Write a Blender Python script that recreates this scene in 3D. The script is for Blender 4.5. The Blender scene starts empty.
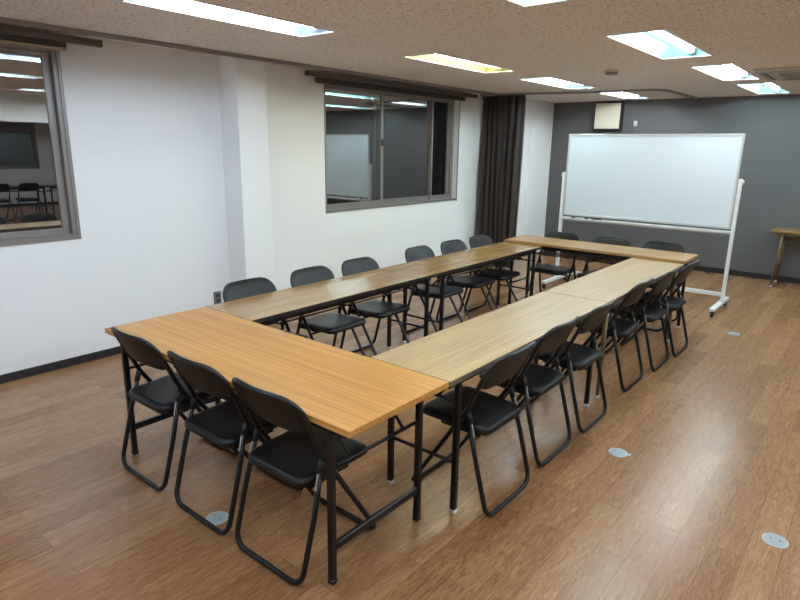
import bpy, bmesh, math, random
from mathutils import Vector, Matrix

random.seed(7)
PI = math.pi
COL = bpy.context.scene.collection
H = 2.375                      # ceiling height
XL, XR, YF, YB = -1.52, 11.6, -2.7, 7.875

# ------------------------------------------------------------------ helpers
def tag(o, label=None, cat=None, group=None, kind=None):
    if label: o['label'] = label
    if cat: o['category'] = cat
    if group: o['group'] = group
    if kind: o['kind'] = kind
    return o

def empty(name, loc=(0, 0, 0), rz=0.0):
    o = bpy.data.objects.new(name, None)
    o.empty_display_size = 0.1
    COL.objects.link(o)
    o.location = loc
    o.rotation_euler = (0, 0, rz)
    return o

def copy_tree(o, parent=None):
    c = o.copy()
    COL.objects.link(c)
    if parent is not None:
        c.parent = parent
    for ch in list(o.children):
        copy_tree(ch, c)
    return c

class MB:
    """collects shapes of ONE mesh object"""
    def __init__(s):
        s.bm = bmesh.new()

    def box(s, c, d, bev=0.0, seg=1, rot=None):
        r = bmesh.ops.create_cube(s.bm, size=1.0)
        vs = r['verts']
        M = Matrix.Translation(Vector(c)) @ (rot if rot else Matrix.Identity(4)) @ Matrix.Diagonal((d[0], d[1], d[2], 1))
        bmesh.ops.transform(s.bm, matrix=M, verts=vs)
        if bev > 0:
            es = list({e for v in vs for e in v.link_edges})
            bmesh.ops.bevel(s.bm, geom=es, offset=bev, segments=seg, affect='EDGES', profile=0.5)
        return s

    def bar(s, a, b, w, h, bev=0.0, up=(0, 0, 1)):
        a, b = Vector(a), Vector(b)
        d = b - a
        L = d.length
        x = d.normalized()
        z = Vector(up)
        if abs(x.dot(z)) > .99: z = Vector((1, 0, 0))
        y = z.cross(x).normalized()
        z = x.cross(y)
        R = Matrix((x, y, z)).transposed().to_4x4()
        return s.box((a + b) / 2, (L, w, h), bev, 1, R)

    def tube(s, pts, r, n=10, closed=False, r_end=None):
        P = [Vector(p) for p in pts]
        N = len(P)
        T = []
        for i in range(N):
            if closed:
                t = P[(i + 1) % N] - P[i - 1]
            else:
                t = P[min(i + 1, N - 1)] - P[max(i - 1, 0)]
            T.append(t.normalized())
        a = Vector((0, 0, 1)) if abs(T[0].z) < .9 else Vector((1, 0, 0))
        u = T[0].cross(a).normalized()
        rings = []
        for i in range(N):
            u = (u - T[i] * u.dot(T[i])).normalized()
            v = T[i].cross(u)
            rr = r if r_end is None else r + (r_end - r) * i / (N - 1)
            rings.append([s.bm.verts.new(P[i] + (u * math.cos(2 * PI * k / n) + v * math.sin(2 * PI * k / n)) * rr) for k in range(n)])
        M = N if closed else N - 1
        for i in range(M):
            A, B = rings[i], rings[(i + 1) % N]
            for k in range(n):
                f = s.bm.faces.new((A[k], A[(k + 1) % n], B[(k + 1) % n], B[k]))
                f.smooth = True
        if not closed:
            s.bm.faces.new(list(reversed(rings[0])))
            s.bm.faces.new(rings[-1])
        return s

    def cyl(s, c, r, h, n=24, axis='Z', bev=0.0):
        r_ = bmesh.ops.create_cone(s.bm, cap_ends=True, segments=n, radius1=r, radius2=r, depth=h)
        vs = r_['verts']
        R = Matrix.Identity(4)
        if axis == 'X': R = Matrix.Rotation(PI / 2, 4, 'Y')
        if axis == 'Y': R = Matrix.Rotation(PI / 2, 4, 'X')
        bmesh.ops.transform(s.bm, matrix=Matrix.Translation(Vector(c)) @ R, verts=vs)
        if bev:
            es = list({e for v in vs for e in v.link_edges if len(e.link_faces) == 2 and any(len(f.verts) > 4 for f in e.link_faces)})
            bmesh.ops.bevel(s.bm, geom=es, offset=bev, segments=2, affect='EDGES', profile=0.5)
        return s

    def quad(s, *p):
        s.bm.faces.new([s.bm.verts.new(Vector(q)) for q in p])
        return s

    def pad(s, w, h, r, t, e, fn, nx=18, ny=14):
        """puffed rounded-rectangle cushion; fn maps (u, v, depth) to a point"""
        def hw(v):
            a = abs(v) - (h / 2 - r)
            if a <= 0: return w / 2
            a = min(a, r)
            return w / 2 - r + math.sqrt(max(r * r - a * a, 0))
        def sd(u, v):
            qx, qy = abs(u) - (w / 2 - r), abs(v) - (h / 2 - r)
            return -(math.hypot(max(qx, 0), max(qy, 0)) + min(max(qx, qy), 0) - r)
        sheets = []
        for sg in (1, -1):
            g = []
            for j in range(ny + 1):
                v = -math.cos(PI * j / ny) * h / 2
                row = []
                for i in range(nx + 1):
                    u = -math.cos(PI * i / nx) * hw(v)
                    q = max(0., min(sd(u, v) / e, 1.))
                    d = t / 2 * math.sqrt(max(0, 1 - (1 - q) ** 2)) * sg
                    row.append(s.bm.verts.new(Vector(fn(u, v, d))))
                g.append(row)
            sheets.append(g)
            for j in range(ny):
                for i in range(nx):
                    q = [g[j][i], g[j][i + 1], g[j + 1][i + 1], g[j + 1][i]]
                    if sg < 0: q.reverse()
                    f = s.bm.faces.new(q)
                    f.smooth = True
        bmesh.ops.remove_doubles(s.bm, verts=s.bm.verts[:], dist=1e-5)
        return s

    def build(s, name, mat, parent=None, loc=None):
        bmesh.ops.recalc_face_normals(s.bm, faces=s.bm.faces[:])
        me = bpy.data.meshes.new(name)
        s.bm.to_mesh(me)
        s.bm.free()
        me.materials.append(mat)
        o = bpy.data.objects.new(name, me)
        COL.objects.link(o)
        if parent is not None: o.parent = parent
        if loc is not None: o.location = loc
        return o

def rounded(pts, rad, seg=6, closed=False):
    """polyline with its corners rounded"""
    P = [Vector(p) for p in pts]
    N = len(P)
    out = []
    for i in range(N):
        if not closed and i in (0, N - 1):
            out.append(P[i]); continue
        a, b, c = P[i - 1], P[i], P[(i + 1) % N]
        r = rad[i] if isinstance(rad, (list, tuple)) else rad
        d1, d2 = (a - b).normalized(), (c - b).normalized()
        ang = d1.angle(d2)
        k = min(r / math.tan(ang / 2), (a - b).length * .49, (c - b).length * .49)
        rr = k * math.tan(ang / 2)
        bis = (d1 + d2).normalized()
        cen = b + bis * (rr / math.sin(ang / 2))
        p1, p2 = b + d1 * k, b + d2 * k
        v1, v2 = p1 - cen, p2 - cen
        tot = v1.angle(v2)
        for j in range(seg + 1):
            f = j / seg
            out.append(cen + (v1 * math.sin((1 - f) * tot) + v2 * math.sin(f * tot)) / math.sin(tot))
    return out

# ------------------------------------------------------------------ materials
def new_mat(name):
    m = bpy.data.materials.new(name)
    m.use_nodes = True
    nt = m.node_tree
    return m, nt, nt.nodes['Principled BSDF']

def N(nt, t, **kw):
    n = nt.nodes.new(t)
    for k, v in kw.items():
        setattr(n, k, v)
    return n

def L(nt, a, b): nt.links.new(a, b)

def plain(name, col, rough=.5, metal=0., spec=.5, bump=0., bscale=200., coat=0.):
    m, nt, b = new_mat(name)
    b.inputs['Base Color'].default_value = (*col, 1)
    b.inputs['Roughness'].default_value = rough
    b.inputs['Metallic'].default_value = metal
    b.inputs['Specular IOR Level'].default_value = spec
    if coat: b.inputs['Coat Weight'].default_value = coat
    if bump:
        tc = N(nt, 'ShaderNodeTexCoord')
        no = N(nt, 'ShaderNodeTexNoise')
        no.inputs['Scale'].default_value = bscale
        no.inputs['Detail'].default_value = 3
        bp = N(nt, 'ShaderNodeBump')
        bp.inputs['Strength'].default_value = bump
        bp.inputs['Distance'].default_value = .002
        L(nt, tc.outputs['Object'], no.inputs['Vector'])
        L(nt, no.outputs['Fac'], bp.inputs['Height'])
        L(nt, bp.outputs['Normal'], b.inputs['Normal'])
    return m

def ramp(nt, stops):
    r = N(nt, 'ShaderNodeValToRGB')
    e = r.color_ramp.elements
    while len(e) < len(stops): e.new(.5)
    for x, (p, c) in zip(e, stops):
        x.position = p
        x.color = (*c, 1)
    return r

def wood(name, dark, mid, light, fine=90., rough=.35, coat=0.0, fleck=.0):
    """laminate with straight grain along local X"""
    m, nt, b = new_mat(name)
    tc = N(nt, 'ShaderNodeTexCoord')
    mp = N(nt, 'ShaderNodeMapping')
    mp.inputs['Scale'].default_value = (1.3, fine, fine)
    n1 = N(nt, 'ShaderNodeTexNoise')
    n1.inputs['Scale'].default_value = 1.0
    n1.inputs['Detail'].default_value = 5
    n1.inputs['Roughness'].default_value = .65
    n1.inputs['Distortion'].default_value = .25
    L(nt, tc.outputs['Object'], mp.inputs['Vector'])
    L(nt, mp.outputs['Vector'], n1.inputs['Vector'])
    r = ramp(nt, [(.28, dark), (.5, mid), (.74, light)])
    mp2 = N(nt, 'ShaderNodeMapping')
    mp2.inputs['Scale'].default_value = (.8, 9, 9)
    n2 = N(nt, 'ShaderNodeTexNoise')
    n2.inputs['Scale'].default_value = 1.0
    n2.inputs['Detail'].default_value = 3
    L(nt, tc.outputs['Object'], mp2.inputs['Vector'])
    L(nt, mp2.outputs['Vector'], n2.inputs['Vector'])
    mx = N(nt, 'ShaderNodeMath', operation='MULTIPLY_ADD')
    mx.inputs[1].default_value = .2
    mx.inputs[2].default_value = -.1
    ad = N(nt, 'ShaderNodeMath', operation='ADD')
    L(nt, n2.outputs['Fac'], mx.inputs[0])
    L(nt, n1.outputs['Fac'], ad.inputs[0])
    L(nt, mx.outputs[0], ad.inputs[1])
    L(nt, ad.outputs[0], r.inputs['Fac'])
    L(nt, r.outputs['Color'], b.inputs['Base Color'])
    b.inputs['Roughness'].default_value = rough
    if coat:
        b.inputs['Coat Weight'].default_value = coat
        b.inputs['Coat Roughness'].default_value = .12
    bp = N(nt, 'ShaderNodeBump')
    bp.inputs['Strength'].default_value = .12
    bp.inputs['Distance'].default_value = .001
    L(nt, n1.outputs['Fac'], bp.inputs['Height'])
    L(nt, bp.outputs['Normal'], b.inputs['Normal'])
    return m

M = {}
M['white_wall'] = plain('white_wall_paper', (.81, .815, .82), .75, bump=.12, bscale=260)
M['pillar'] = plain('white_pillar_paint', (.83, .84, .845), .7, bump=.06, bscale=200)
M['black'] = plain('black_powder_coat', (.0065, .0065, .0075), .3, spec=.4)
M['vinyl'] = plain('black_vinyl', (.007, .0075, .009), .38, spec=.35, bump=.25, bscale=420)
M['board_back'] = plain('dark_brown_board', (.011, .0085, .0075), .45, spec=.3, bump=.15, bscale=300)
M['khaki'] = plain('khaki_metal', (.17, .125, .055), .35, metal=.35)
M['rubber'] = plain('black_rubber', (.012, .012, .012), .7)
M['glide'] = plain('pale_plastic_glide', (.62, .60, .55), .5)
M['spring'] = plain('pale_spring_plate', (.5, .49, .42), .35, metal=.6)
M['detector'] = plain('grey_beige_plastic', (.26, .235, .215), .5)
M['steel'] = plain('bright_steel', (.70, .70, .68), .3, metal=.9)
M['alu'] = plain('window_aluminium', (.27, .25, .235), .4, metal=.45)
M['alu_light'] = plain('pale_aluminium', (.62, .63, .64), .35, metal=.4)
M['bronze'] = plain('bronze_rail', (.125, .10, .088), .42, metal=.2)
M['bronze_dark'] = plain('dark_bronze_rail', (.05, .034, .028), .45)
M['pale_wood'] = plain('pale_rail_batten', (.42, .34, .26), .5)
M['rail_grey'] = plain('grey_ceiling_rail', (.30, .275, .27), .45, metal=.3)
M['rail_pale'] = plain('pale_ceiling_strip', (.55, .53, .52), .45)
M['base_dark'] = plain('dark_baseboard_vinyl', (.022, .018, .019), .45)
M['white_enamel'] = plain('white_enamel', (.78, .79, .80), .3)
M['whiteboard'] = plain('whiteboard_steel', (.73, .79, .85), .22, spec=.45)
M['cream'] = plain('cream_panel', (.74, .68, .53), .55, bump=.15, bscale=120)
M['plastic_dark'] = plain('dark_plastic', (.02, .02, .022), .4)
M['plastic_white'] = plain('white_plastic', (.75, .75, .73), .4)
M['plastic_grey'] = plain('grey_plastic', (.16, .16, .155), .5)
M['ac'] = plain('ac_panel', (.56, .53, .48), .45)
M['ac_grille'] = plain('ac_grille', (.30, .32, .27), .5)
M['disc'] = plain('floor_outlet_steel', (.50, .56, .60), .3, metal=.5)
M['disc_rim'] = plain('floor_outlet_rim', (.62, .66, .68), .35, metal=.5)

M['oak'] = wood('golden_oak_laminate', (.38, .17, .036), (.54, .262, .062), (.66, .36, .105), 95, .36)
M['brown'] = wood('brown_laminate', (.23, .125, .050), (.36, .208, .080), (.46, .29, .125), 60, .24, coat=.25)
M['beige'] = wood('beige_oak_laminate', (.30, .19, .090), (.44, .295, .150), (.55, .39, .215), 80, .36)
M['amber'] = wood('amber_laminate', (.29, .15, .052), (.40, .222, .080), (.48, .285, .115), 70, .3)
M['edge_black'] = plain('black_edge_band', (.018, .016, .015), .4)
M['edge_grey'] = plain('grey_brown_edge_band', (.16, .125, .09), .4)

# floor: wood vinyl planks running along Y
m, nt, b = new_mat('wood_plank_vinyl')
tc = N(nt, 'ShaderNodeTexCoord')
sw = N(nt, 'ShaderNodeMapping')
sw.inputs['Rotation'].default_value = (0, 0, PI / 2)
br = N(nt, 'ShaderNodeTexBrick')
br.offset = .37
br.inputs['Scale'].default_value = 1.0
br.inputs['Brick Width'].default_value = .92
br.inputs['Row Height'].default_value = .125
br.inputs['Mortar Size'].default_value = .0013
br.inputs['Mortar Smooth'].default_value = .3
br.inputs['Bias'].default_value = 0
br.inputs['Color1'].default_value = (0, 0, 0, 1)
br.inputs['Color2'].default_value = (1, 1, 1, 1)
br.inputs['Mortar'].default_value = (.5, .5, .5, 1)
L(nt, tc.outputs['Object'], sw.inputs['Vector'])
L(nt, sw.outputs['Vector'], br.inputs['Vector'])
g = N(nt, 'ShaderNodeMapping')
g.inputs['Scale'].default_value = (58, 7.0, 1)
L(nt, tc.outputs['Object'], g.inputs['Vector'])
# shift the grain per plank
va = N(nt, 'ShaderNodeVectorMath', operation='ADD')
vs_ = N(nt, 'ShaderNodeVectorMath', operation='SCALE')
vs_.inputs['Scale'].default_value = 37.0
L(nt, br.outputs['Color'], vs_.inputs[0])
L(nt, g.outputs['Vector'], va.inputs[0])
L(nt, vs_.outputs['Vector'], va.inputs[1])
n1 = N(nt, 'ShaderNodeTexNoise')
n1.inputs['Scale'].default_value = 1.0
n1.inputs['Detail'].default_value = 6
n1.inputs['Roughness'].default_value = .68
n1.inputs['Distortion'].default_value = 1.9
L(nt, va.outputs['Vector'], n1.inputs['Vector'])
rp = ramp(nt, [(.20, (.12, .050, .018)), (.40, (.255, .122, .050)), (.58, (.36, .185, .084)), (.80, (.50, .29, .150))])
sc = N(nt, 'ShaderNodeMath', operation='MULTIPLY_ADD')
sc.inputs[1].default_value = .17
sc.inputs[2].default_value = -.085
L(nt, br.outputs['Color'], sc.inputs[0])
ad = N(nt, 'ShaderNodeMath', operation='ADD')
L(nt, n1.outputs['Fac'], ad.inputs[0])
L(nt, sc.outputs[0], ad.inputs[1])
L(nt, ad.outputs[0], rp.inputs['Fac'])
mj = N(nt, 'ShaderNodeMixRGB', blend_type='MULTIPLY')
jr = ramp(nt, [(0, (1, 1, 1)), (1, (.5, .44, .41))])
L(nt, br.outputs['Fac'], jr.inputs['Fac'])
mj.inputs['Fac'].default_value = 1
L(nt, rp.outputs['Color'], mj.inputs['Color1'])
L(nt, jr.outputs['Color'], mj.inputs['Color2'])
L(nt, mj.outputs['Color'], b.inputs['Base Color'])
b.inputs['Roughness'].default_value = .27
bp = N(nt, 'ShaderNodeBump')
bp.inputs['Strength'].default_value = .22
bp.inputs['Distance'].default_value = .0012
L(nt, n1.outputs['Fac'], bp.inputs['Height'])
L(nt, bp.outputs['Normal'], b.inputs['Normal'])
M['floor'] = m

# ceiling: mineral-fibre board with worm-eaten flecks
m, nt, b = new_mat('mineral_fibre_ceiling')
tc = N(nt, 'ShaderNodeTexCoord')
n1 = N(nt, 'ShaderNodeTexNoise')
n1.inputs['Scale'].default_value = 48
n1.inputs['Detail'].default_value = 4
n1.inputs['Roughness'].default_value = .7
n1.inputs['Distortion'].default_value = .6
L(nt, tc.outputs['Object'], n1.inputs['Vector'])
rp = ramp(nt, [(.36, (.36, .27, .22)), (.45, (.81, .745, .70)), (.7, (.87, .81, .765))])
L(nt, n1.outputs['Fac'], rp.inputs['Fac'])
br = N(nt, 'ShaderNodeTexBrick')
br.offset = .5
br.inputs['Scale'].default_value = 1
br.inputs['Brick Width'].default_value = .606
br.inputs['Row Height'].default_value = .303
br.inputs['Mortar Size'].default_value = .0016
br.inputs['Color1'].default_value = (1, 1, 1, 1)
br.inputs['Color2'].default_value = (.96, .96, .96, 1)
br.inputs['Mortar'].default_value = (.68, .66, .64, 1)
L(nt, tc.outputs['Object'], br.inputs['Vector'])
mj = N(nt, 'ShaderNodeMixRGB', blend_type='MULTIPLY')
mj.inputs['Fac'].default_value = 1
L(nt, rp.outputs['Color'], mj.inputs['Color1'])
L(nt, br.outputs['Color'], mj.inputs['Color2'])
L(nt, mj.outputs['Color'], b.inputs['Base Color'])
b.inputs['Roughness'].default_value = .9
bp = N(nt, 'ShaderNodeBump')
bp.inputs['Strength'].default_value = .4
bp.inputs['Distance'].default_value = .003
L(nt, n1.outputs['Fac'], bp.inputs['Height'])
L(nt, bp.outputs['Normal'], b.inputs['Normal'])
M['ceiling'] = m

# dark grey wall: wallpaper with faint upright seams
m, nt, b = new_mat('dark_grey_wallpaper')
tc = N(nt, 'ShaderNodeTexCoord')
n1 = N(nt, 'ShaderNodeTexNoise')
n1.inputs['Scale'].default_value = 160
n1.inputs['Detail'].default_value = 3
L(nt, tc.outputs['Object'], n1.inputs['Vector'])
rp = ramp(nt, [(.3, (.112, .107, .109)), (.7, (.142, .136, .138))])
L(nt, n1.outputs['Fac'], rp.inputs['Fac'])
sx = N(nt, 'ShaderNodeSeparateXYZ')
L(nt, tc.outputs['Object'], sx.inputs['Vector'])
dv = N(nt, 'ShaderNodeMath', operation='PINGPONG')
dv.inputs[1].default_value = .46
L(nt, sx.outputs['X'], dv.inputs[0])
lt = N(nt, 'ShaderNodeMath', operation='LESS_THAN')
lt.inputs[1].default_value = .0025
L(nt, dv.outputs[0], lt.inputs[0])
mj = N(nt, 'ShaderNodeMixRGB', blend_type='MIX')
L(nt, lt.outputs[0], mj.inputs['Fac'])
L(nt, rp.outputs['Color'], mj.inputs['Color1'])
mj.inputs['Color2'].default_value = (.155, .15, .152, 1)
L(nt, mj.outputs['Color'], b.inputs['Base Color'])
b.inputs['Roughness'].default_value = .6
bp = N(nt, 'ShaderNodeBump')
bp.inputs['Strength'].default_value = .15
bp.inputs['Distance'].default_value = .001
L(nt, n1.outputs['Fac'], bp.inputs['Height'])
L(nt, bp.outputs['Normal'], b.inputs['Normal'])
M['grey_wall'] = m

# curtain cloth
m, nt, b = new_mat('dark_brown_curtain_cloth')
tc = N(nt, 'ShaderNodeTexCoord')
mp = N(nt, 'ShaderNodeMapping')
mp.inputs['Scale'].default_value = (120, 120, 6)
n1 = N(nt, 'ShaderNodeTexNoise')
n1.inputs['Scale'].default_value = 1.5
n1.inputs['Detail'].default_value = 3
L(nt, tc.outputs['Object'], mp.inputs['Vector'])
L(nt, mp.outputs['Vector'], n1.inputs['Vector'])
rp = ramp(nt, [(.3, (.058, .040, .039)), (.7, (.105, .076, .072))])
L(nt, n1.outputs['Fac'], rp.inputs['Fac'])
L(nt, rp.outputs['Color'], b.inputs['Base Color'])
b.inputs['Roughness'].default_value = .7
b.inputs['Sheen Weight'].default_value = .25
M['curtain'] = m

# window glass at night: clear pane with a reflective solar coating
m, nt, b = new_mat('coated_window_glass')
b.inputs['Base Color'].default_value = (.85, .87, .85, 1)
b.inputs['Roughness'].default_value = .0
b.inputs['IOR'].default_value = 3.1
b.inputs['Transmission Weight'].default_value = 1.0
M['glass'] = m

def emitter(name, col, strength):
    m, nt, b = new_mat(name)
    b.inputs['Base Color'].default_value = (.9, .9, .9, 1)
    b.inputs['Emission Color'].default_value = (*col, 1)
    b.inputs['Emission Strength'].default_value = strength
    return m

# ------------------------------------------------------------------ room shell
def grid_faces(bm, us, vs, holes, to3):
    V = {}
    def vert(u, v):
        k = (round(u, 5), round(v, 5))
        if k not in V: V[k] = bm.verts.new(Vector(to3(u, v)))
        return V[k]
    for i in range(len(us) - 1):
        for j in range(len(vs) - 1):
            cu, cv = (us[i] + us[i + 1]) / 2, (vs[j] + vs[j + 1]) / 2
            if any(h[0] < cu < h[1] and h[2] < cv < h[3] for h in holes): continue
            bm.faces.new((vert(us[i], vs[j]), vert(us[i + 1], vs[j]), vert(us[i + 1], vs[j + 1]), vert(us[i], vs[j + 1])))

def holed(u0, u1, v0, v1, holes, to3in, to3out):
    mb = MB()
    us = sorted({u0, u1} | {h[0] for h in holes} | {h[1] for h in holes})
    vs = sorted({v0, v1} | {h[2] for h in holes} | {h[3] for h in holes})
    grid_faces(mb.bm, us, vs, holes, to3in)
    grid_faces(mb.bm, us, vs, holes, to3out)
    for h in holes + [(u0, u1, v0, v1)]:
        c = [(h[0], h[2]), (h[1], h[2]), (h[1], h[3]), (h[0], h[3])]
        for k in range(4):
            a, d = c[k], c[(k + 1) % 4]
            mb.quad(to3in(*a), to3in(*d), to3out(*d), to3out(*a))
    bmesh.ops.remove_doubles(mb.bm, verts=mb.bm.verts[:], dist=1e-5)
    return mb

W1 = (-1.93, .545, .975, 2.265)      # window openings on the left wall: y0, y1, z0, z1
W2 = (3.085, 5.53, .975, 2.275)
W3 = (2.2, 5.15, .975, 2.2)         # opening on the right wall

tag(MB().box(((XL + XR) / 2, (YF + YB) / 2, -.05), (XR - XL + .4, YB - YF + .4, .1)).build('floor', M['floor']), kind='structure')
tag(holed(YF - .2, YB + .2, 0, H, [W1, W2], lambda u, v: (XL, u, v), lambda u, v: (XL - .2, u, v)).build('wall_left', M['white_wall']), kind='structure')
tag(holed(YF - .2, YB + .2, 0, H, [W3], lambda u, v: (XR, u, v), lambda u, v: (XR + .2, u, v)).build('wall_right', M['white_wall']), kind='structure')
tag(MB().box(((XL + XR) / 2, YB + .1, H / 2), (XR - XL, .2, H)).build('wall_back', M['grey_wall']), kind='structure')
tag(MB().box(((XL + XR) / 2, YF - .1, H / 2), (XR - XL, .2, H)).build('wall_front', M['white_wall']), kind='structure')

PX0, PX1, PY0, PY1 = XL, -1.265, 1.835, 2.148          # pillar between the windows
tag(MB().box(((PX0 + PX1) / 2, (PY0 + PY1) / 2, H / 2), (PX1 - PX0, PY1 - PY0, H), .006, 2).build('trim_1', M['pillar']), kind='structure')
CX1, CY0 = -1.285, 6.62                                 # boxed-in pillar in the far corner
mb = MB().box(((XL + CX1) / 2, (CY0 + YB) / 2, H / 2), (CX1 - XL, YB - CY0, H), .004, 2)
corner = mb.build('trim_2', M['pillar'])
tag(corner, kind='structure')
# shallow raised panel with a rounded shoulder on the corner pillar
mb = MB()
out = [(7.10, .02), (7.63, .02), (7.63, 2.06), (7.30, 2.06), (7.20, 1.98), (7.14, 1.80)]
ring0 = [mb.bm.verts.new((CX1, y, z)) for y, z in out]
ring1 = [mb.bm.verts.new((CX1 + .011, y, z)) for y, z in out]
mb.bm.faces.new(ring1)
for k in range(len(out)):
    mb.bm.faces.new((ring0[k], ring0[(k + 1) % len(out)], ring1[(k + 1) % len(out)], ring1[k]))
mb.build('raised_panel', M['pillar'], corner)

tag(MB().box((4.45, (YF + YB) / 2, 2.16), (.30, YB - YF, .43), .004).build('trim_4', M['white_wall']), kind='structure')

def baseboard(name, parts):
    mb = MB()
    for c, d in parts: mb.box(c, d, .002)
    tag(mb.build(name, M['base_dark']), kind='structure')
bh = .062
baseboard('baseboard_left', [((XL + .006, (YF + PY0) / 2, bh / 2), (.012, PY0 - YF, bh)),
                             ((PX1 + .006, (PY0 + PY1) / 2, bh / 2), (.012, PY1 - PY0 + .024, bh)),
                             (((XL + PX1) / 2, PY0 - .006, bh / 2), (PX1 - XL, .012, bh)),
                             (((XL + PX1) / 2, PY1 + .006, bh / 2), (PX1 - XL, .012, bh)),
                             ((XL + .006, (PY1 + CY0) / 2, bh / 2), (.012, CY0 - PY1, bh))])
baseboard('baseboard_back', [(((CX1 + XR) / 2, YB - .006, bh / 2 + .006), (XR - CX1, .012, bh + .012))])
baseboard('baseboard_right', [((XR - .006, (YF + YB) / 2, bh / 2), (.012, YB - YF, bh))])
baseboard('baseboard_front', [(((XL + XR) / 2, YF + .006, bh / 2), (XR - XL, .012, bh))])

# ------------------------------------------------------------------ ceiling with recessed lights
COOL = (.66, .82, 1.0)
CYAN = (.78, .95, 1.0)
WHITE = (.86, .94, 1.0)
WARM = (.97, 1.0, .76)
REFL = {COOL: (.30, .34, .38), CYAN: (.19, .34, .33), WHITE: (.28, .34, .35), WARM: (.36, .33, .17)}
FIX = [  # x0, x1, y0, y1, tint, label
    (-.185, .125, .36, 1.60, COOL, 'long white recessed ceiling light nearest the plain stretch of white wall'),
    (-.175, .135, 2.70, 3.965, WARM, 'yellowish recessed ceiling light in front of the sliding window'),
    (-.135, .175, 4.60, 5.84, CYAN, 'pale green-white recessed ceiling light between the yellowish one and the ceiling curtain rail'),
    (-.02, .27, 6.34, 7.53, WHITE, 'white recessed ceiling light beyond the curtain rail, above the cream wall panel'),
    (1.46, 1.79, .42, 1.665, WHITE, 'recessed ceiling light cut off by the top edge, above the beige tables'),
    (1.50, 1.855, 2.71, 3.93, CYAN, 'large pale cyan recessed ceiling light with a curled tube end, closest to the smoke detector'),
    (1.565, 1.885, 4.53, 5.78, WHITE, 'bright white recessed ceiling light beside the ceiling air conditioner'),
    (1.60, 1.935, 6.27, 7.55, CYAN, 'small pale cyan recessed ceiling light next to the dark grey wall, beyond the air conditioner'),
    (-.185, .125, -1.9, -.65, COOL, 'added unseen recessed ceiling light over the bare floor short of the golden table'),  # this and the next: out-of-view lights added to help light the room
    (1.445, 1.775, -1.9, -.65, WHITE, 'added unseen recessed ceiling light over the doorway end of the room'),
    (3.36, 3.68, -1.5, -.25, WHITE, 'recessed ceiling light along the right-hand side, first from the doorway end'),
    (3.36, 3.68, .30, 1.55, WHITE, 'recessed ceiling light along the right-hand side, second from the doorway end'),
    (3.36, 3.68, 2.10, 3.35, WHITE, 'recessed ceiling light along the right-hand side, middle of five'),
    (3.36, 3.68, 3.95, 5.20, CYAN, 'recessed ceiling light along the right-hand side, second from the grey wall'),
    (3.36, 3.68, 5.90, 7.15, CYAN, 'recessed ceiling light along the right-hand side, nearest the grey wall'),
    (6.3, 6.62, 1.2, 2.45, WHITE, 'added unseen recessed ceiling light past the beam, nearer the doorway end'),  # last four: assumed fixtures added to light the space past the beam
    (6.3, 6.62, 4.2, 5.45, WHITE, 'added unseen recessed ceiling light past the beam, nearer the grey wall'),
    (9.2, 9.52, 1.2, 2.45, WHITE, 'added unseen recessed ceiling light over the spare chairs, nearer the doorway end'),
    (9.2, 9.52, 4.2, 5.45, WHITE, 'added unseen recessed ceiling light over the spare chairs, nearer the grey wall'),
]
mb = holed(XL - .2, XR + .2, YF - .2, YB + .2, [f[:4] for f in FIX], lambda u, v: (u, v, H), lambda u, v: (u, v, H + .012))
tag(mb.build('ceiling', M['ceiling']), kind='structure')

TUBE = 47.0
EM = {}
def tint(c, k): return tuple(1 - (1 - x) * k for x in c)
for i, (x0, x1, y0, y1, colr, lab) in enumerate(FIX):
    if colr not in EM:
        EM[colr] = (emitter('fluorescent_tube_%d' % len(EM), colr, TUBE * (.62 if colr is WARM else .9 if colr is COOL else 1)),
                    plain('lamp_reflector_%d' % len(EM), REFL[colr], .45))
    em, rf = EM[colr]
    cx, cy = (x0 + x1) / 2, (y0 + y1) / 2
    w, l = x1 - x0, y1 - y0
    t = tag(empty('ceiling_light', (cx, cy, H)), lab, 'ceiling light', 'recessed fluorescent ceiling lights')
    d = .085
    hb = MB()                                   # tray with sloping sides, open below
    a, c_ = (w / 2 - .001, l / 2 - .001), (w / 2 - .05, l / 2 - .035)
    lo = [(-a[0], -a[1], 0), (a[0], -a[1], 0), (a[0], a[1], 0), (-a[0], a[1], 0)]
    hi = [(-c_[0], -c_[1], d), (c_[0], -c_[1], d), (c_[0], c_[1], d), (-c_[0], c_[1], d)]
    for k in range(4):
        hb.quad(lo[k], lo[(k + 1) % 4], hi[(k + 1) % 4], hi[k])
    hb.quad(*hi)
    bmesh.ops.remove_doubles(hb.bm, verts=hb.bm.verts[:], dist=1e-5)
    hb.build('reflector', rf, t)
    fr = MB()
    for sx_ in (-1, 1):
        fr.box((sx_ * (w / 2 + .006), 0, -.003), (.016, l + .028, .008), .001)
        fr.box((0, sx_ * (l / 2 + .006), -.003), (w, .016, .008), .001)
    fr.build('frame', M['white_enamel'], t)
    for tx in (w * .13,):
        tb = MB().tube([(tx, -l / 2 + .075, .040), (tx, l / 2 - .075, .040)], .0205, 14)
        tube = tb.build('tube', em, t)
        for s2 in (-1, 1):
            MB().box((tx, s2 * (l / 2 - .062), .045), (.04, .026, .06), .004).build('lamp_holder', M['plastic_white'], tube)

# strip of rail along the ceiling in front of the left wall
mb = MB().box((-1.235, (YF + 5.95) / 2, H - .016), (.020, 5.95 - YF, .032), .002)
t3 = mb.build('trim_3', M['rail_grey'])
tag(t3, kind='structure')
MB().box((-1.285, (YF + 5.95) / 2, H - .008), (.078, 5.95 - YF, .016), .001).build('strip', M['rail_pale'], t3)

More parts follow.
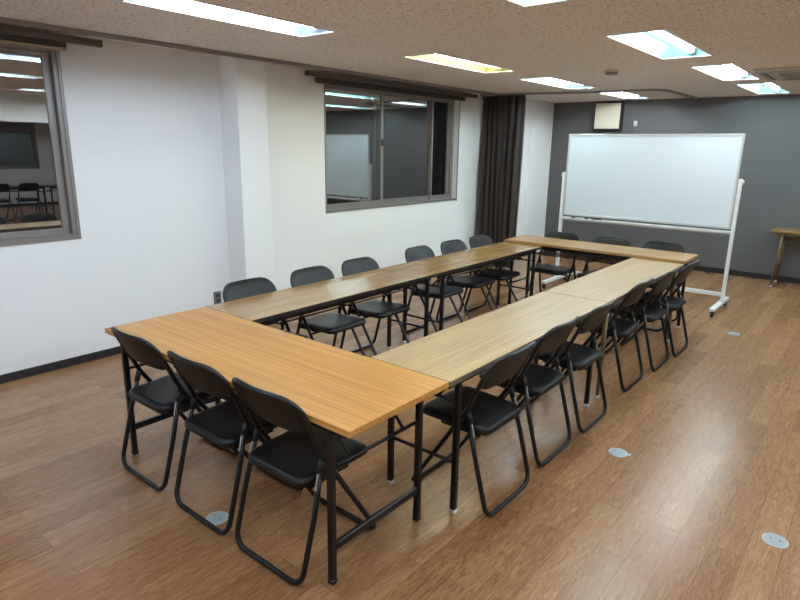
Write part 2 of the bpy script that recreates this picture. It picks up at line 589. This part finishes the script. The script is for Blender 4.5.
# ------------------------------------------------------------------ windows
def sash(parent, y0, y1, z0, z1, x, st=.05, dep=.028, latch=None):
    s = MB()
    s.box((x, y0 + st / 2, (z0 + z1) / 2), (dep, st, z1 - z0), .003)
    s.box((x, y1 - st / 2, (z0 + z1) / 2), (dep, st, z1 - z0), .003)
    s.box((x, (y0 + y1) / 2, z0 + .0225), (dep, y1 - y0 - 2 * st, .045), .003)
    s.box((x, (y0 + y1) / 2, z1 - .014), (dep, y1 - y0 - 2 * st, .028), .003)
    f = s.build('sash', M['alu'], parent)
    MB().box((x, (y0 + y1) / 2, (z0 + z1) / 2), (.006, y1 - y0 - 2 * st + .02, z1 - z0 - .06)).build('pane', M['glass'], f)
    if latch:
        k = MB().box((x + dep / 2 + .008, latch, 1.70), (.018, .022, .075), .004, 2)
        k.bar((x + dep / 2 + .02, latch, 1.715), (x + dep / 2 + .03, latch - .045, 1.745), .012, .014, .003)
        k.build('latch', M['plastic_dark'], f)
    return f

def window(name, W, sashes, xface, sgn, rec=0.0):
    y0, y1, z0, z1 = W
    t = empty(name, (0, 0, 0))
    tag(t, kind='structure')
    xo = xface - sgn * (.055 + rec)
    wt = .014 if rec else .026
    sf_ = .02 if rec else .035
    fr = MB()
    for (c, d) in (((xo, y0 + sf_ / 2, (z0 + z1) / 2), (.115, sf_, z1 - z0)), ((xo, y1 - sf_ / 2, (z0 + z1) / 2), (.115, sf_, z1 - z0)),
                   ((xo, (y0 + y1) / 2, z0 + .011), (.115, y1 - y0 - 2 * sf_, .022)), ((xo, (y0 + y1) / 2, z1 - .009), (.115, y1 - y0 - 2 * sf_, .018))):
        fr.box(c, d, .003)
    for c, d in (((xface + sgn * .004, y0 - .006, (z0 + z1) / 2), (.012, wt, z1 - z0 + .04)), ((xface + sgn * .004, y1 + .006, (z0 + z1) / 2), (.012, wt, z1 - z0 + .04)),
                 ((xface + sgn * .004, (y0 + y1) / 2, z0 - .006), (.012, y1 - y0, wt)), ((xface + sgn * .004, (y0 + y1) / 2, z1 + .006), (.012, y1 - y0, wt))):
        fr.box(c, d, .002)
    fr.build('window_frame', M['alu'], t)
    if rec:
        MB().box((xface - sgn * rec / 2, (y0 + y1) / 2, z0 + .006), (rec, y1 - y0, .012), .002).build('sill', M['alu'], t)
    for a, b_, x, lt_ in sashes:
        sash(t, a, b_, z0 + .022, z1 - .018, x - sgn * rec, st=(.03 if b_ > y1 - .1 else .045) if rec else .05, latch=lt_)
    return t

window('window_1', W1, [(-.76, .51, XL - .05, None), (-1.895, -.70, XL - .085, None)], XL, 1)
window('window_2', W2, [(3.103, 4.095, XL - .018, 4.065), (3.955, 5.085, XL - .052, None), (5.045, 5.512, XL - .018, None)], XL, 1, .075)
window('window_3', W3, [(2.235, 3.70, XR + .05, None), (3.65, 5.115, XR + .085, None)], XR, -1)

# curtain rails above the two windows
def curtain_rail(lab, y0, y1, yi0, yi1, pale):
    t = tag(empty('curtain_rail', (XL, (y0 + y1) / 2, 2.31)), lab, 'curtain rail', 'curtain rails above the windows')
    oy = (y0 + y1) / 2
    r1 = MB().box((.085, 0, .022), (.05, y1 - y0, .042), .003).build('front_rail', M['bronze'], t)
    for s_ in (-1, 1):
        MB().box((.085, s_ * (y1 - y0) / 2, .022), (.054, .012, .046), .003).build('end_cap', M['bronze_dark'], r1)
    MB().box((.03, (yi0 + yi1) / 2 - oy, -.012), (.036, yi1 - yi0, .03), .003).build('rear_rail', M['bronze_dark'], t)
    MB().box((.034, (yi0 + yi1) / 2 - oy, -.040), (.036, yi1 - yi0, .020), .003).build('batten', M['pale_wood'] if pale else M['bronze_dark'], t)
    n = 4
    for k in range(n):
        yy = yi0 - oy + .12 + (yi1 - yi0 - .24) * k / (n - 1)
        MB().box((.05, yy, .012), (.1, .02, .01), .002).box((.006, yy, .0), (.012, .026, .06), .002).build('bracket', M['bronze_dark'], t)
curtain_rail('bronze double curtain rail with a pale batten above the cropped window', -2.2, .815, -2.1, .60, True)
curtain_rail('dark bronze double curtain rail above the three-pane sliding window', 2.77, 5.79, 2.94, 5.60, False)

# ceiling curtain rail round the far corner
path = rounded([(-1.50, 6.02, H - .012), (-.9, 6.08, H - .012), (-.05, 6.29, H - .012), (.80, 6.33, H - .012), (.835, 7.86, H - .012)], [0, .8, .8, .22, 0], 8)
t = tag(empty('ceiling_curtain_rail', (-.3, 6.2, H)), 'dark curved curtain rail on the ceiling running from the brown curtain to the grey wall', 'curtain rail')
mb = MB()
for a, b_ in zip(path[:-1], path[1:]):
    mb.bar(Vector(a) - Vector((-.3, 6.2, H)), Vector(b_) - Vector((-.3, 6.2, H)), .034, .024, 0)
mb.build('track', M['rail_grey'], t)
MB().box((.835 + .3, 7.862 - 6.2, -.016), (.06, .022, .045), .004).build('end_bracket', M['plastic_dark'], t)
for k, p in enumerate([path[3], path[len(path) // 2]]):
    MB().cyl((p[0] + .3, p[1] - 6.2, -.03), .008, .014, 10).build('runner', M['plastic_white'], t)

# dark curtain gathered in the corner
t = tag(empty('curtain', (-1.17, 6.06, 0)), 'dark brown pleated floor-length curtain gathered beside the sliding window', 'curtain')
mb = MB()
nu, nv = 132, 26
rows = []
for j in range(nv + 1):
    v = j / nv
    z = .03 + (H - .055) * v
    row = []
    for i in range(nu + 1):
        u = i / nu
        x = -.335 + .66 * u
        amp = .046 + .016 * math.sin(7 * u + 1.3)
        amp *= .55 + .45 * min(1, (1 - v) * 2.2 + .25)
        ph = u * 2 * PI * 7.5 + .5 * math.sin(3 * v + 9 * u) + .35 * math.sin(2 * PI * u * 3 + 2 * v)
        y = amp * math.sin(ph) + .012 * math.sin(ph * 2.3 + 4 * v) + .02 * math.sin(5 * u + 2.2 * v)
        x += .012 * math.cos(ph) + (-.03 * (1 - v) if u < .1 else 0) * (1 - u / .1 if u < .1 else 0)
        row.append(mb.bm.verts.new((x, y, z)))
    rows.append(row)
for j in range(nv):
    for i in range(nu):
        f = mb.bm.faces.new((rows[j][i], rows[j][i + 1], rows[j + 1][i + 1], rows[j + 1][i]))
        f.smooth = True
bmesh.ops.solidify(mb.bm, geom=mb.bm.faces[:], thickness=.004)
mb.build('curtain_cloth', M['curtain'], t)
mb = MB()
pts = [(-.335 + .66 * i / 60, .03 * math.sin(i / 60 * 2 * PI * 7.5) + .012, H - .045) for i in range(61)]
for a, b_ in zip(pts[:-1], pts[1:]): mb.bar(a, b_, .006, .035)
mb.build('heading_tape', M['curtain'], t)

# ------------------------------------------------------------------ folding chairs
def make_chair():
    t = empty('folding_chair')
    # local: x across, +y towards the table, rear foot bar at y = 0
    hw_ = .198
    r = .0115
    bow = lambda x: -.034 * max(0, 1 - (x / hw_) ** 2)
    B, top, ft = (.140, .500), (.015, .775), (.455, .0125)
    # front frame: over the back, bent at the seat, down to the front floor bar
    def sl(z):                                          # y of the sloping back at height z
        return B[0] + (top[0] - B[0]) * (z - B[1]) / (top[1] - B[1])
    P = [(0, ft[0], ft[1]), (-hw_, ft[0], ft[1]), (-hw_, B[0], B[1]), (-hw_, top[0], top[1]), (hw_, top[0], top[1]),
         (hw_, B[0], B[1]), (hw_, ft[0], ft[1])]
    R_ = rounded(P[0:] + [P[0]], [0, .06, .07, .085, .085, .07, .06, 0], 7)
    pts = []
    dense = []
    for a, b_ in zip(R_[:-1], R_[1:]):
        n = max(1, int((b_ - a).length / .04))
        for k in range(n): dense.append(a.lerp(b_, k / n))
    for p in dense:
        k = max(0, min(1, (p.z - .62) / .12))
        pts.append(Vector((p.x, p.y + bow(p.x) * k * k * (3 - 2 * k), p.z)))
    MB().tube(pts, r, 10, closed=True).build('front_frame', M['black'], t)
    # rear U leg
    rw = .208
    P = [(-rw + .013, .131, .493), (-rw, .074, .28), (-rw, 0, .0125), (rw, 0, .0125), (rw, .074, .28), (rw - .013, .131, .493)]
    MB().tube(rounded(P, [0, .2, .062, .062, .2, 0], 7), r, 10).build('rear_leg', M['black'], t)
    for s_ in (-1, 1):
        hb = MB().tube([(s_ * (rw - .0105), .1195, .450), (s_ * (rw - .0132), .1325, .498)], .0138, 12)
        h_ = hb.build('hinge_sleeve', M['rubber'], t)
        MB().bar((s_ * (rw - .0055), .0885, .385), (s_ * (rw - .0095), .1055, .446), .008, .003, .0008, up=(0, -1, .2)).build('spring_plate', M['spring'], h_)
        MB().cyl((s_ * .2045, .132, .474), .0065, .012, 12, 'X').build('pivot_bolt', M['black'], h_)
        MB().bar((s_ * .178, .075, .396), (s_ * .178, .29, .402), .006, .022, .001).build('seat_bracket', M['black'], t)
    MB().tube([(-.196, .226, .372), (.196, .226, .372)], .008, 8).build('stretcher', M['black'], t)
    # seat
    def sf(u, v, d):
        f = v / .19
        wv = 1.0 + .05 * f
        z = .418 + .008 * f - (.010 * max(0, f - .55) ** 2 * 4) + d - .006 * (1 - (u / .2) ** 2) * (1 - f * f)
        return (u * wv, .232 + v, z)
    seat = MB().pad(.374, .385, .055, .042, .022, sf, 18, 16).build('seat', M['vinyl'], t)
    sp = MB().pad(.34, .36, .05, .012, .006, lambda u, v, d: (u, .232 + v, .394 + .008 * v / .19 + d), 8, 8)
    sp.build('seat_pan', M['board_back'], seat)
    # backrest: padded front, hard board behind
    cz, hh = .687, .172
    def bf(off):
        def fn(u, v, d):
            z = cz + v
            return (u, sl(z) + bow(u) * .9 + off + d, z - d * .4)
        return fn
    MB().pad(.402, hh, .078, .022, .012, bf(.006), 20, 12).build('backrest', M['vinyl'], t)
    MB().pad(.374, hh - .012, .070, .010, .004, bf(-.0005), 18, 10).build('back_panel', M['board_back'], t)
    return t

G = 'black folding chairs around the tables'
CH = [  # x, y, facing angle, label
    (.410, -.075, 0, 'black folding chair at the golden oak table, closest to the white wall'),
    (.930, -.077, 0, 'black folding chair at the golden oak table, middle of three, above a floor outlet'),
    (1.402, -.076, 0, 'black folding chair at the golden oak table, nearest the free corner of that table'),
    (1.922, 0.97, PI / 2, 'black folding chair beside the beige tables, first one round the golden table corner'),
    (1.898, 1.535, PI / 2, 'black folding chair beside the beige tables, second one from the golden table'),
    (1.912, 2.055, PI / 2, 'black folding chair beside the beige tables, last one before the khaki table leg'),
    (1.884, 2.86, PI / 2, 'black folding chair beside the beige tables, just beyond the khaki table leg'),
    (1.915, 3.412, PI / 2, 'black folding chair beside the beige tables, second one from the whiteboard end'),
    (1.945, 3.875, PI / 2, 'black folding chair beside the beige tables, closest to the whiteboard'),
    (-0.105, 0.985, -PI / 2, 'black folding chair behind the brown tables, beside the white pillar, only its back showing'),
    (-0.11, 1.545, -PI / 2, 'black folding chair behind the brown tables, second one from the golden table'),
    (-0.115, 2.062, -PI / 2, 'black folding chair behind the brown tables, just short of the table joint'),
    (-0.13, 2.86, -PI / 2 + .02, 'black folding chair behind the brown tables, third one from the dark curtain'),
    (-0.125, 3.395, -PI / 2, 'black folding chair behind the brown tables, second one from the dark curtain'),
    (-.110, 3.870, -PI / 2, 'black folding chair behind the brown tables, directly in front of the dark curtain'),
    (0.43, 4.745, PI, 'black folding chair at the far amber table, the one nearest the dark curtain'),
    (0.955, 4.77, PI, 'black folding chair at the far amber table, middle one below the whiteboard'),
    (1.455, 4.81, PI, 'black folding chair at the far amber table, the one nearest the brown side table'),
]
proto = make_chair()
for i, (x, y, a, lab) in enumerate(CH):
    o = proto if i == 0 else copy_tree(proto)
    o.location = (x, y, 0)
    o.rotation_euler = (0, 0, a)
    tag(o, lab, 'chair', G)

# ------------------------------------------------------------------ folding tables
def make_table(lab, loc, rz, W, D, Ht, top, leg_mat, edge=None, inset=.128, shelf=True, glide=None, bar_z=None, group='long folding tables in a ring', rnd=False):
    W -= .005
    t = tag(empty('folding_table', loc, rz), lab, 'table', group)
    th = .026
    tp = MB().box((0, 0, Ht - th / 2), (W, D, th), .002, 2).build('tabletop', top, t)
    if edge:
        eb = MB()
        for s_ in (-1, 1):
            eb.box((0, s_ * (D / 2), Ht - th / 2 - .001), (W + .002, .003, th - .003), .0006)
            eb.box((s_ * (W / 2), 0, Ht - th / 2 - .001), (.003, D - .004, th - .003), .0006)
        eb.build('edge_band', edge, tp)
    zr = Ht - th
    for s_ in (-1, 1):
        MB().box((0, s_ * (D / 2 - .045), zr - .018), (W - .10, .022, .036), .002).build('rail', leg_mat, t)
    for e in (-1, 1):
        lx = e * (W / 2 - inset)
        MB().box((lx, 0, zr - .012), (.03, D - .11, .022), .002).build('end_rail', leg_mat, t)
        for s_ in (-1, 1):
            ly = s_ * (D / 2 - .033)
            if rnd:
                lg = MB().tube([(lx, ly - s_ * .006, zr), (lx + e * .035, ly, .012)], .0165, 12, r_end=.012).build('leg', leg_mat, t)
                MB().cyl((lx + e * .035, ly, .010), .0145, .02, 12).build('glide', glide or M['rubber'], lg)
            else:
                lg = MB().box((lx, ly, (zr + .02) / 2), (.027, .027, zr - .02), .003).build('leg', leg_mat, t)
                MB().box((lx, ly, .011), (.031, .031, .022), .004).build('glide', glide or M['rubber'], lg)
        by = D / 2 - .14
        for s_ in (-1, 1):
            MB().tube([(lx - e * .006, s_ * by, .50 if not bar_z else .56), (lx - e * .10, s_ * by, .60), (lx - e * .24, s_ * by, zr - .008)], .0075, 8).build('brace', leg_mat, t)
        xx = e * .03 if rnd else 0
        if bar_z:
            MB().tube([(lx + xx * .5, -D / 2 + .045, bar_z), (lx + xx * .5, D / 2 - .045, bar_z)], .009, 10).build('crossbar', leg_mat, t)
            MB().tube([(lx + xx * .1, -D / 2 + .045, .56), (lx + xx * .1, D / 2 - .045, .56)], .008, 8).build('stretcher', leg_mat, t)
        else:
            MB().box((lx, 0, .158), (.020, D - .085, .034), .003).build('crossbar', leg_mat, t)
            MB().tube([(lx, -D / 2 + .045, .495), (lx, D / 2 - .045, .495)], .008, 8).build('stretcher', leg_mat, t)
    if shelf:
        sh = MB()
        for yy in (-.11, -.04, .03, .10):
            sh.tube([(-W / 2 + .30, yy, .595), (W / 2 - .30, yy, .595)], .0055, 6)
        for xx in (-W / 2 + .30, 0, W / 2 - .30):
            sh.tube([(xx, -.13, .590), (xx, .12, .590)], .0055, 6)
            for yy in (-.13, .12):
                sh.tube([(xx, yy, .590), (xx, yy, zr)], .0055, 6)
        sh.build('wire_shelf', leg_mat, t)
    return t

g_ = .0015
make_table('golden oak folding table with black legs across the near end of the ring', (.9, .30, 0), 0, 1.8, .6, .70, M['oak'], M['black'], shelf=False)
make_table('dark brown folding table on the window side, touching the golden oak table', (.225, .602 + .9, 0), PI / 2, 1.8 - g_, .45, .70, M['brown'], M['black'], M['edge_black'], inset=.10, glide=M['glide'], bar_z=.26)
make_table('dark brown folding table on the window side, running up to the far amber table', (.225, .602 + 2.7, 0), PI / 2, 1.8 - g_, .45, .70, M['brown'], M['black'], M['edge_black'], inset=.10, glide=M['glide'], bar_z=.26)
make_table('beige oak folding table with black legs, touching the golden oak table', (1.575, .602 + .9, 0), -PI / 2, 1.8 - g_, .45, .70, M['beige'], M['black'], M['edge_grey'], inset=.115, glide=M['glide'], bar_z=.26)
make_table('beige oak folding table with khaki metal legs, nearer the whiteboard', (1.575, .602 + 2.7, 0), -PI / 2, 1.8 - g_, .45, .70, M['beige'], M['khaki'], M['edge_grey'], inset=.103, glide=M['glide'], bar_z=.26, rnd=True)
make_table('amber folding table across the far end of the ring, slightly higher than its neighbours', (.908, 4.205 + .232, 0), 0, 1.8, .46, .727, M['amber'], M['black'], inset=.085, glide=M['glide'], bar_z=.26)
make_table('brown side table with khaki legs against the dark grey wall', (2.91, 7.60, 0), 0, 1.8, .45, .72, M['brown'], M['khaki'], glide=M['glide'], bar_z=.26, rnd=True, group=None)

SP = [(8.33, 2.60), (8.33, 3.15), (8.33, 3.72), (8.33, 4.62), (8.33, 5.20)]
SL = ['first from the doorway end', 'second from the doorway end', 'middle of five', 'second from the grey wall', 'nearest the grey wall']
for (x, y), w_ in zip(SP, SL):
    o = copy_tree(proto)
    o.location = (x, y, 0)
    o.rotation_euler = (0, 0, -PI / 2)
    tag(o, 'spare black folding chair past the ceiling beam, ' + w_, 'chair', G)
for y, w_ in ((3.2, 'nearer the doorway end'), (5.05, 'nearer the grey wall')):
    make_table('spare brown folding table past the ceiling beam, ' + w_, (8.68, y, 0), PI / 2, 1.8, .45, .70, M['brown'], M['black'], M['edge_black'], inset=.05, glide=M['glide'], bar_z=.26)

# ------------------------------------------------------------------ whiteboard on its stand
wy = 5.64
t = tag(empty('whiteboard', (.935, wy, 0)), 'large white mobile whiteboard on a white wheeled stand before the dark grey wall', 'whiteboard')
bw, z0, z1 = 1.862, .878, 1.838
MB().box((0, 0, (z0 + z1) / 2), (bw - .04, .022, z1 - z0 - .04)).build('writing_surface', M['whiteboard'], t)
fr = MB()
for s_ in (-1, 1):
    fr.box((s_ * (bw / 2 - .012), 0, (z0 + z1) / 2), (.024, .034, z1 - z0), .003)
    fr.box((0, 0, (z0 + z1) / 2 + s_ * ((z1 - z0) / 2 - .012)), (bw - .048, .034, .024), .003)
fr.build('frame', M['alu_light'], t)
for s_ in (-1, 1):
    px = s_ * (bw / 2 + .022)
    po = MB().box((px, 0, .075 + .66), (.034, .045, 1.32), .004, 2).build('post', M['white_enamel'], t)
    MB().cyl((px + s_ * .022, 0, 1.36), .022, .022, 18, 'X', .003).build('pivot_knob', M['alu_light'], po)
    fx = px - s_ * .012
    ba = MB().box((fx, -.045, .082), (.052, .70, .034), .006, 2).build('base_foot', M['white_enamel'], t)
    for q in (-1, 1):
        cs = MB().cyl((fx, -.045 + q * .31, .030), .030, .024, 20, 'X', .004)
        cs.box((fx, -.045 + q * .31, .054), (.034, .04, .024), .004)
        cs.build('caster', M['rubber'], ba)
MB().box((0, 0, .175), (bw + .01, .026, .044), .004).build('stretcher', M['white_enamel'], t)
tr = MB().box((0, -.012, .841), (bw + .01, .070, .012), .003).box((0, -.046, .848), (bw + .01, .005, .010), .002).box((0, .02, .835), (bw + .01, .03, .04), .004)
tr.build('pen_tray', M['white_enamel'], t)
# things lying on the pen tray
tx0 = .02
for k, (dx, ln, m_, lab) in enumerate([(.07, .125, 'plastic_dark', 'black marker pen on the whiteboard tray, beside the stand post'),
                                       (.235, .125, 'bronze_dark', 'dark red-brown marker pen on the whiteboard tray, between the black pen and the eraser')]):
    p = tag(empty('marker_pen', (tx0 + dx, wy - .022, .8555)), lab, 'marker', 'marker pens on the tray')
    MB().cyl((0, 0, 0), .0082, ln * .62, 14, 'X', .001).build('barrel', M['plastic_white'], p)
    MB().cyl((ln * .46, 0, 0), .0086, ln * .36, 14, 'X', .002).build('cap', M[m_], p)
e = tag(empty('board_eraser', (tx0 + .42, wy - .0205, .848)), 'small dark board eraser lying on the whiteboard tray', 'eraser')
MB().box((0, 0, .008), (.12, .034, .016), .003).build('felt', M['plastic_grey'], e)
MB().box((0, 0, .022), (.12, .036, .012), .003).build('grip', M['plastic_dark'], e)

# ------------------------------------------------------------------ wall and ceiling fittings
t = tag(empty('wall_panel_box', (-.372, YB, 2.150)), 'cream square panel in a dark box high on the grey wall, above the whiteboard', 'wall panel')
MB().box((0, -.05, 0), (.415, .10, .405), .004).build('casing', M['plastic_dark'], t)
MB().box((0, -.106, .004), (.375, .014, .365), .004, 2).build('face_panel', M['cream'], t)
t = tag(empty('wall_bracket', (.02, YB, 2.045)), 'small white bracket with a loose cord on the grey wall beside the cream panel', 'wall bracket')
MB().box((0, -.008, .0), (.05, .016, .075), .004, 2).build('plate', M['plastic_white'], t)
MB().tube(rounded([(-.012, -.014, .03), (-.012, -.05, .03), (.012, -.055, -.005), (.0, -.05, -.045)], .02, 5), .006, 8).build('hook', M['plastic_white'], t)
MB().tube(rounded([(.0, -.018, -.03), (.02, -.02, -.07), (.004, -.018, -.11)], .03, 5), .004, 8).build('cord', M['plastic_grey'], t)

t = tag(empty('wall_socket', (XL, 1.69, .29)), 'small grey socket plate low on the white wall beside the pillar', 'wall socket')
MB().box((.006, 0, 0), (.012, .075, .12), .003, 2).build('plate', M['plastic_grey'], t)
for s_ in (-1, 1):
    MB().box((.013, 0, s_ * .024), (.004, .036, .030), .001).build('outlet', M['plastic_dark'], t)

t = tag(empty('smoke_detector', (.892, 4.46, H)), 'round grey smoke detector on the ceiling between the two rows of lights', 'smoke detector')
MB().cyl((0, 0, -.008), .07, .016, 28, 'Z', .003).build('base', M['ac'], t)
MB().cyl((0, 0, -.026), .056, .024, 28, 'Z', .006).build('sensor_head', M['detector'], t)

t = tag(empty('air_conditioner', (2.385, 5.42, H)), 'beige ceiling cassette air conditioner with dark air slots, cut by the frame edge', 'air conditioner')
MB().box((0, 0, -.014), (.86, .86, .028), .008, 2).build('panel', M['ac'], t)
for k in range(4):
    R = Matrix.Rotation(k * PI / 2, 4, 'Z')
    sl_ = MB().box(R @ Vector((0, .365, -.0285)), (.60, .05, .004), 0, 1, R).build('air_slot', M['plastic_dark'], t)
    fl = MB().box(R @ Vector((0, .372, -.031)), (.56, .03, .004), .001, 1, R @ Matrix.Rotation(.25, 4, 'X')).build('flap', M['ac'], sl_)
gr = MB().box((0, 0, -.029), (.50, .50, .006), .002)
for k in range(15):
    gr.box((0, -.22 + .44 * k / 14, -.0335), (.46, .010, .005), .001)
gr.build('grille', M['ac_grille'], t)

# floor outlets
def outlet(x, y, lab, open_=False):
    t = tag(empty('floor_outlet', (x, y, 0)), lab, 'floor outlet', 'round floor outlets')
    MB().cyl((0, 0, .0025), .052, .005, 36, 'Z', .0015).build('rim', M['disc_rim'], t)
    lid = MB().cyl((0, 0, .0055), .043, .005, 36, 'Z', .001).build('lid', M['disc'], t)
    for q in (-1, 1):
        MB().cyl((q * .018, 0, .0085), .0045, .003, 12).build('screw', M['plastic_grey'], lid)
    if open_:
        MB().box((.055, .012, .004), (.022, .018, .008), .002).build('latch', M['disc_rim'], t)
outlet(2.155, 1.796, 'round metal floor outlet with a small latch, beside the beige table chairs', True)
outlet(2.963, 1.470, 'round metal floor outlet out in the open floor, away from the chairs')
outlet(2.175, 4.786, 'round metal floor outlet near the foot of the whiteboard stand')
outlet(.975, -.018, 'round metal floor outlet under the foot bar of a chair at the golden table')

# ------------------------------------------------------------------ world, camera
w = bpy.data.worlds.new('night_outside')
bpy.context.scene.world = w
w.use_nodes = True
w.node_tree.nodes['Background'].inputs['Color'].default_value = (.01, .012, .016, 1)
w.node_tree.nodes['Background'].inputs['Strength'].default_value = .3

yaw, pitch, roll, foc = -.68219, -.25131, .015814, 592.935
F = Vector((math.sin(yaw) * math.cos(pitch), math.cos(yaw) * math.cos(pitch), math.sin(pitch)))
R0 = Vector((math.cos(yaw), -math.sin(yaw), 0))
U0 = R0.cross(F)
R1 = R0 * math.cos(roll) + U0 * math.sin(roll)
U1 = -R0 * math.sin(roll) + U0 * math.cos(roll)
cam = bpy.data.cameras.new('camera')
cam.sensor_width = 36
cam.lens = foc / 800 * 36
cam.clip_start = .05
co = bpy.data.objects.new('camera', cam)
COL.objects.link(co)
mw = Matrix((R1, U1, -F)).transposed().to_4x4()
mw.translation = Vector((3.1000, -1.3392, 1.6485))
co.matrix_world = mw
sc_ = bpy.context.scene
sc_.camera = co
sc_.cycles.diffuse_bounces = 10
sc_.cycles.max_bounces = 14
vs = sc_.view_settings
vs.view_transform = 'Standard'
vs.look = 'None'
vs.exposure = 0.92
vs.gamma = 1.0
vs.use_curve_mapping = False
